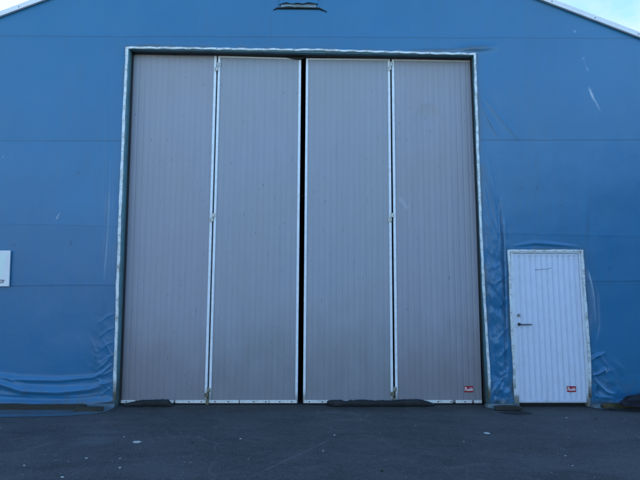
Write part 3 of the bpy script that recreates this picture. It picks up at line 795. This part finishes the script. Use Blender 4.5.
hy = -.012-prot-wr*np.minimum(1, np.minimum(S, 1-S)/.08)
hz = HZ+(.003*np.sin(S*9)-.006*np.sin(S*23))*(1-T)
vh = grid_mesh('vent_hood', HX0, hy, hz, M_TARP, None, np.zeros(S.shape+(3,)), hall, flip=False)
mb = MB(); mb.box(xl+.03, xr-.03, -.0075, -.0045, zb-.004, zb+.10, M_SEAL); 
tube(mb, [(*W(274, 10.4),), ] and [(W(273.2, 10.6)[0], -.012, W(273.2, 10.6)[1]), (W(277, 8.8)[0], -.02, W(277, 8.8)[1]), (W(298, 8.6)[0], -.022, W(298, 8.6)[1]), (W(319, 9.0)[0], -.02, W(319, 9.0)[1]), (W(327, 12.3)[0], -.012, W(327, 12.3)[1])], [.004, .010, .011, .012, .004], M_SEAL)
mb.build('vent_slit', vh)
# crumpled insect mesh hanging in the mouth of the hood
S, T = np.meshgrid(np.linspace(0, 1, 50), np.linspace(0, 1, 14))
mx = (xl+.03)*(1-S)+(xr-.03)*S; mz = zb+.010+.10*T+.02*vnoise(S*6, T*2+3)
my = -.012-.030*ridged(S*7+T*2, T*2.5+2)*(1-.5*T)
grid_mesh('vent_mesh', mx, my, mz, M_BROWN, None, None, vh, smooth=True)

# ------------------------------------------------------------------ skirts of cloth lying on the ground
def skirt(pts_out, x0, x1, n, label=None):
    xs_ = np.linspace(x0, x1, n); ys_ = np.interp(xs_, [p[0] for p in pts_out], [p[1] for p in pts_out])
    S, T = np.meshgrid(xs_, np.linspace(0, 1, 30))
    Yg = -.055*(1-T)+ys_[None, :]*T
    Yg = -.05+(ys_[None, :]+.05)*T
    Zg = .005+.050*(1-T)**6+.014*T*(1-T)*vnoise(S*3, T*4)*4*.5+.006*ridged(S*5+T*3, T*4)*np.minimum(1, (1-T)*5)
    mk = np.zeros(S.shape+(3,)); mk[..., 2] = np.clip(.5+.8*vnoise(S*4, T*6)*vnoise(S*17, T*20+3)+.5*np.exp(-T*6)*vnoise(S*9, T), 0, .9)
    grid_mesh('ground_skirt', S, Yg, Zg, M_TARP, None, mk, hall)
gxs = [G(px, py) for px, py in ((-120, 417), (0, 417.3), (60, 416.5), (95, 414.3), (108, 411.5), (114, 408.5))]
skirt([(-9.2, -.45)]+gxs, -9.2, gxs[-1][0], 180)
gxs = [G(px, py) for px, py in ((590, 407.5), (600, 409), (618, 411), (645, 411.5), (720, 411.5))]
skirt(gxs+[(9.2, -.3)], gxs[0][0], 9.2, 110)
x0, x1 = G(486, 409)[0], G(520, 409)[0]
skirt([(x0, -.02), (x0+.1, -.13), (x1-.08, -.12), (x1, -.03)], x0, x1, 30)

# ------------------------------------------------------------------ things on the ground
def plank(name, x0, x1, y0, y1, h, mat, label, cat, tilt=0, z0=.012, seed=0):
    root_loc = ((x0+x1)/2, (y0+y1)/2, z0); mb = MB()
    n = max(3, int((x1-x0)/.06)); k = mb.mi(mat); rings = []
    for i in range(n+1):
        t = i/n; x = x0+(x1-x0)*t
        j = lambda q: .009*mnoise.noise((x*3+seed, q*5.1, seed))+.006*mnoise.noise((x*14+seed, q*5.1, seed))-.02*max(0, .5-min(t, 1-t)*n)*(1 if q in (5, 7) else 0)
        dyy = tilt*(t-.5)
        rings.append([mb.bm.verts.new((x, y0+dyy+j(1), z0+j(2)*.3)), mb.bm.verts.new((x, y1+dyy+j(3), z0+j(2)*.3)), mb.bm.verts.new((x, y1+dyy+j(4), z0+h+j(5))), mb.bm.verts.new((x, y0+dyy+.004+j(6), z0+h+j(7)))])
    fs = [mb.bm.faces.new(rings[0]), mb.bm.faces.new(rings[-1])]
    for A, B in zip(rings, rings[1:]):
        for q in range(4): fs.append(mb.bm.faces.new((A[q], A[(q+1) % 4], B[(q+1) % 4], B[q])))
    for f in fs: f.material_index = k
    bmesh.ops.recalc_face_normals(mb.bm, faces=fs)
    o = mb.build(name); tag(o, label, cat); return o
bx0 = -6.2; bx1 = G(84, 411)[0]; bx2 = G(103, 411.5)[0]
plank('timber_beam', bx0, bx1, -.19, -.11, .060, M_WOOD, 'long dark mossy timber beam weighing down the cloth skirt left of the folding doors', 'beam', seed=1)
plank('timber_plank', bx1-.10, bx2, -.245, -.195, .050, M_WOOD, 'short dark timber piece lapping the right end of the long mossy beam', 'plank', seed=4, z0=.010)
px0 = G(492, 408)[0]; px1 = G(518, 408)[0]
plank('timber_plank', px0, px1, -.19, -.12, .045, M_WOOD, 'short dark timber piece between the folding doors and the white door', 'plank', seed=7)
px0 = G(603, 409)[0]
plank('timber_plank', px0, 6.0, -.14, -.07, .055, M_WOOD2, 'yellowish mossy timber plank under the dark bundle right of the white door', 'plank', seed=9, z0=.02)
px0 = G(590, 406)[0]
mb = MB(); tube(mb, [(G(592, 404.5)[0]+.0, -.02, .035), (G(597, 406)[0], -.07, .022), (G(606, 408)[0], -.155, .022), (G(622, 410)[0], -.19, .024), (G(640, 410.6)[0], -.20, .026), (G(672, 410.6)[0], -.19, .026)], .013, M_RUBBER)
tag(mb.build('rubber_cable', smooth=True), 'black rubber cable on the ground at the foot of the wall, under the dark bundle', 'cable')

# dark bundle
def bundle():
    bm = bmesh.new(); bmesh.ops.create_icosphere(bm, subdivisions=5, radius=1)
    x0 = W(617, 398)[0]; ln = .62
    for v in bm.verts:
        c = v.co.copy()
        n1 = mnoise.noise(c*1.5+Vector((3, 1, 2))); r1 = 1-abs(mnoise.noise(c*2.8+Vector((0, 5, 1)))); r2 = 1-abs(mnoise.noise(c*6+Vector((2, 0, 7))))
        s = .82+.22*n1+.20*(r1**3)+.07*r2**2
        x = c.x*ln*s; tp = 1-.12*max(0, -c.x)**2
        v.co = Vector((x0+ln*.98+x, -.20+c.y*.15*s*tp, .085+.15*tp*c.z*s+(.03 if c.z > 0 else 0)))
        v.co.z = max(v.co.z, .076+.004*n1); v.co.y = min(v.co.y, -.055)
    me = bpy.data.meshes.new('cloth_bundle'); bm.to_mesh(me); bm.free()
    me.polygons.foreach_set('use_smooth', [True]*len(me.polygons))
    me.materials.append(grimy('dark_navy_sheet', (.006, .010, .022), .8, 0, (.012, .013, .016), .4, scale=9))
    return tag(link('cloth_bundle', me), 'crumpled dark navy sheet bundled on the plank right of the white door', 'bundle')
bundle()

# rubber flaps bunched at the foot of the folding doors
def flap(pxs, seed, label, hmax):
    """pxs: list of (px, top py); bottom contact around py 405.5"""
    n = 90; x_a = pxs[0][0]; x_b = pxs[-1][0]; mb = MB(); k = mb.mi(M_RUBBER); rings = []
    ybase = .085
    for i in range(n+1):
        t = i/n; px = x_a+(x_b-x_a)*t; top = np.interp(px, [p[0] for p in pxs], [p[1] for p in pxs])
        x, _ = W(px, 403, ybase); zt_ = max(.008, W(px, top, ybase)[1]); h = zt_*.9+.003*mnoise.noise((t*20, seed, 0))
        dpt = .05+.022*mnoise.noise((t*7, seed, 5)) ; dpt *= min(1, .25+min(t, 1-t)*12)
        yc = ybase-.03
        ring = []
        for j in range(10):
            a = math.pi*(j/9); cr = .006*mnoise.noise((x*9, j*1.3, seed+3))+.004*mnoise.noise((x*30, j*2.1, seed))
            ring.append(mb.bm.verts.new((x, yc-dpt*math.cos(a)*(1+.08*mnoise.noise((t*30, j, seed))), max(.005, .005+(h+cr*1.5)*math.sin(a)**.3))))
        rings.append(ring)
    fs = [mb.bm.faces.new(rings[0]), mb.bm.faces.new(rings[-1])]
    for A, B in zip(rings, rings[1:]):
        for q in range(9): fs.append(mb.bm.faces.new((A[q], A[q+1], B[q+1], B[q])))
        fs.append(mb.bm.faces.new((A[9], A[0], B[0], B[9])))
    for f in fs: f.material_index = k; f.smooth = True
    bmesh.ops.recalc_face_normals(mb.bm, faces=fs)
    tag(mb.build('rubber_mat'), label, 'rubber mat')
flap([(124, 403.5), (133, 401.5), (140, 399.8), (150, 399.2), (169, 399.0), (171, 402.5), (174, 404)], 2, 'short black rubber mat bunched at the foot of the leftmost folding door leaf', .07)
flap([(327, 400.5), (330, 399.2), (345, 400), (357, 399.2), (392, 399.8), (405, 398.6), (420, 398.8), (427, 400.5), (434, 404)], 8, 'long black rubber mat bunched along the foot of the two right folding door leaves', .07)

# sign on the wall at the left edge
x1_, z1_ = W(12.0, 250.6); x0_, z0_ = W(10.6, 286.2); sw = .95
sg = empty('wall_sign', (x1_-sw/2, -.02, z0_))
mb = MB(); mb.quad([(x0_-sw, z0_-.004), (x0_, z0_), (x1_, z1_), (x1_-sw, z1_)], -.040, -.022, M_SIGN, .002); mb.build('board', sg)
mb = MB(); P = [W(-30, 283, -.04), W(1.5, 279, -.04), W(7.3, 254, -.04), W(-12, 254, -.04)]
mb.quad([P[0], P[1], P[2], P[3]], -.0412, -.0402, M_MINT)
def sr(pts, w=.006):
    Pp = [W(*p, -.04) for p in pts]
    for i, (a, b_) in enumerate(zip(Pp, Pp[1:])):
        d = Vector((b_[0]-a[0], b_[1]-a[1])).normalized(); nn = Vector((-d.y, d.x))*w; e = d*w*.4
        mb.quad([(a[0]-nn.x-e.x, a[1]-nn.y-e.y), (b_[0]-nn.x+e.x, b_[1]-nn.y+e.y), (b_[0]+nn.x+e.x, b_[1]+nn.y+e.y), (a[0]+nn.x-e.x, a[1]+nn.y-e.y)], -.0425-.00003*i, -.0402, M_GREYT)
sr([(1.9, 280.0), (0.6, 280.0), (-.2, 281.4), (.2, 282.9), (1.4, 282.9), (2.1, 281.5), (1.9, 280.0)])
sr([(3.0, 283), (3.2, 280.2)]); sr([(3.2, 280.9), (4.1, 280.0), (4.7, 280.3)])
mb.build('print', sg)
tag(sg, 'white sign board with pale mint graphic on the blue wall at the left edge', 'sign')

# crumbs of litter
def crumb(px, py, w, mat, label, cat, group, name, flat=.35):
    x, y = G(px, py); bm = bmesh.new(); bmesh.ops.create_icosphere(bm, subdivisions=2, radius=1)
    o_ = Vector((random.uniform(0, 50), random.uniform(0, 50), 0)); a = random.uniform(-.3, .3)
    for v in bm.verts:
        s = 1+.5*mnoise.noise(v.co*1.6+o_); c = v.co*s
        v.co = Vector((c.x*w/2, c.y*w*.42, max(-.2, c.z)*w*flat*.5+w*flat*.09))
    me = bpy.data.meshes.new(name); bm.to_mesh(me); bm.free(); me.materials.append(mat)
    o = link(name, me); o.location = (x, y, .002); o.rotation_euler = (0, 0, a)
    tag(o, label, cat, group)
PALE = [(24,465.6),(20,474.5),(22.7,475),(62.4,477.4),(45.3,455.2),(61.1,459.3),(68.5,461.5),(74.1,455.3),(86.3,458.5),(94.9,459),(112.3,462),(120,458.7),(119.8,468),(124,437),(55.9,460.5),(0.9,428),(139.5,448.5),(135.7,450),(184.4,462.4),(190.3,462.6),(178,451),(240.5,439),(248.2,459.5),(216,427.6),(180.8,432.5),(334.5,435.3),(323.2,451),(379.8,433.3),(385.5,460),(463.7,441.8),(415.6,425.8),(491,427.8),(406,477),(566.5,418),(567.7,430),(568.7,437.4),(565.3,456),(557.7,453.6),(572.6,465.8),(551.6,472.7),(595.3,431),(625.8,439),(594.3,477.8),(525,424),(522,455.9)]
BRI = {(86.3,458.5):.028,(119.8,468):.028,(62.4,477.4):.03,(24,465.6):.022,(566.5,418):.024,(240.5,439):.024,(334.5,435.3):.024,(323.2,451):.020,(565.3,456):.018,(572.6,465.8):.018,(463.7,441.8):.02,(120,458.7):.02,(124,437):.02}
for p in PALE:
    crumb(*p, BRI.get(p, random.uniform(.007, .012)), M_CRUMB, 'tiny pale crumb of litter lying on the dark asphalt', 'crumb', 'pale crumbs scattered on the asphalt', 'litter_crumb')
crumb(137.1, 442.2, .085, M_CRUMB, 'biggest flat white scrap, on the asphalt before the leftmost door leaf', 'scrap', None, 'litter_scrap', .14)
crumb(486.5, 433.3, .07, M_CRUMB, 'flat white scrap on the asphalt just left of the white door, second biggest', 'scrap', None, 'litter_scrap', .14)
for p, w in (((192.6, 442.7), .028), ((381.9, 471), .035), ((291.5, 425.8), .016), ((595.3, 419.3), .03)):
    crumb(*p, w, M_CLOD, 'small dark clod of dirt lying on the asphalt', 'clod', 'dark clods on the asphalt', 'dirt_clod')

# ------------------------------------------------------------------ ground, yard opposite
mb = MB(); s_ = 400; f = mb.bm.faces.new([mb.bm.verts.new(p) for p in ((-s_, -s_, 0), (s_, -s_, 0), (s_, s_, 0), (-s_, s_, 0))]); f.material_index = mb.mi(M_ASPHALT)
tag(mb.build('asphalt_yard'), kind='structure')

def opposite(x0, x1, y, dep_, h, col, label):
    rt = tag(empty('yard_building', ((x0+x1)/2, y, 0)), label, 'building')
    mt = grimy('cladding', col, .7, 0, tuple(c*.6 for c in col), .4, scale=1.2)
    mb = MB(); n = int((x1-x0)/.3); w = (x1-x0)/n
    mb.box(x0, x1, y-dep_, y-.06, 0, h, mt)
    for i in range(n):
        mb.box(x0+i*w+.04, x0+i*w+w*.6, y-.06, y-.02, 0, h-.2, mt)
    mb.build('wall', rt)
    mb = MB(); mb.box(x0-.3, x1+.3, y-dep_-.3, y+.3, h, h+.3, M_DARK); mb.build('roof', rt)
    mb = MB(); mb.box((x0+x1)/2-2, (x0+x1)/2+2, y-.02, y+.03, 0, min(h-1, 4), M_DARK, .01); mb.build('door', rt)
OPP_Y = -18.0
opposite(-34, -2, OPP_Y, 10, 4.3, (.48, .48, .46), 'long low grey-clad building across the yard')
def opposite_gable(x0, x1, y, dep_, h0, h1, col, label):
    rt = tag(empty('yard_building', ((x0+x1)/2, y, 0)), label, 'building')
    mt = grimy('dark_fabric_cladding', col, .7, 0, tuple(c*.6 for c in col), .4, scale=1.2); xm = (x0+x1)/2
    mb = MB()
    for P in ([(x0, 0), (xm, 0), (xm, h1), (x0, h0)], [(xm, 0), (x1, 0), (x1, h0), (xm, h1)]): mb.quad(P, y-dep_, y, mt)
    mb.build('wall', rt)
    mb = MB()
    for P in ([(x0-.2, h0-.05), (xm, h1+.02), (xm, h1+.14), (x0-.2, h0+.07)], [(xm, h1+.02), (x1+.2, h0-.05), (x1+.2, h0+.07), (xm, h1+.14)]): mb.quad(P, y-dep_-.2, y+.2, M_DARK)
    mb.build('roof', rt)
    mb = MB(); mb.box(xm-2.2, xm+2.2, y+.002, y+.05, 0, 4, M_DARK, .01); mb.build('door', rt)
opposite_gable(6.6, 20.6, -9.0, 16, 3.0, 7.0, (.022, .026, .030), 'dark gabled hall across the yard')

# ------------------------------------------------------------------ camera, light, sky
cam = bpy.data.cameras.new('camera'); co = bpy.data.objects.new('camera', cam); COL.objects.link(co)
cam.sensor_width = 36; cam.lens = 36*F/640; cam.clip_end = 1500; cam.clip_start = .05
co.location = CAM; co.rotation_euler = (R(90)+PITCH, 0, 0); scene.camera = co

SUN_EL = R(15); SUN_AZ = R(-50)          # behind the hall, a little left
sd = Vector((math.sin(SUN_AZ)*math.cos(SUN_EL), math.cos(SUN_AZ)*math.cos(SUN_EL), math.sin(SUN_EL)))
sl = bpy.data.lights.new('sun', 'SUN'); sl.energy = 3.0; sl.angle = R(.5); sl.color = (1, .93, .82)
so = bpy.data.objects.new('sun', sl); COL.objects.link(so); so.rotation_euler = sd.to_track_quat('Z', 'Y').to_euler(); so.location = (0, 0, 30)

w = bpy.data.worlds.new('World'); scene.world = w; w.use_nodes = True; nt = w.node_tree; L = nt.links
bg = nt.nodes['Background']; bg.inputs['Strength'].default_value = .15
sky = nd(nt, 'ShaderNodeTexSky', sky_type='NISHITA'); sky.sun_disc = False; sky.sun_elevation = SUN_EL; sky.sun_rotation = SUN_AZ
sky.air_density = 1.0; sky.dust_density = .05; sky.ozone_density = 3.0
tc = nd(nt, 'ShaderNodeTexCoord'); mp = nd(nt, 'ShaderNodeMapping'); mp.inputs['Scale'].default_value = (1.0, 1.2, 4.5); mp.inputs['Rotation'].default_value = (0, R(14), R(20))
L.new(tc.outputs['Generated'], mp.inputs['Vector'])
cl = noise_tex(nt, mp.outputs['Vector'], 2.1, 8, .6, .5)
cf = math_(nt, 'MULTIPLY', ramp(nt, cl, [(.46, 0), (.66, 1)]), .7)
sx = nd(nt, 'ShaderNodeSeparateXYZ'); L.new(tc.outputs['Generated'], sx.inputs[0])
# thin high cloud, denser on the sunward side of the sky
cf = math_(nt, 'MULTIPLY', cf, math_(nt, 'ADD', .25, sstep(nt, sx.outputs['Y'], -.2, .6)))
cc = mix(nt, cf, sky.outputs['Color'], (1.62, 1.74, 1.84))
L.new(cc, bg.inputs['Color'])

scene.view_settings.view_transform = 'Standard'; scene.view_settings.look = 'None'
scene.view_settings.exposure = 1.97; scene.view_settings.gamma = 1.0
scene.cycles.max_bounces = 6
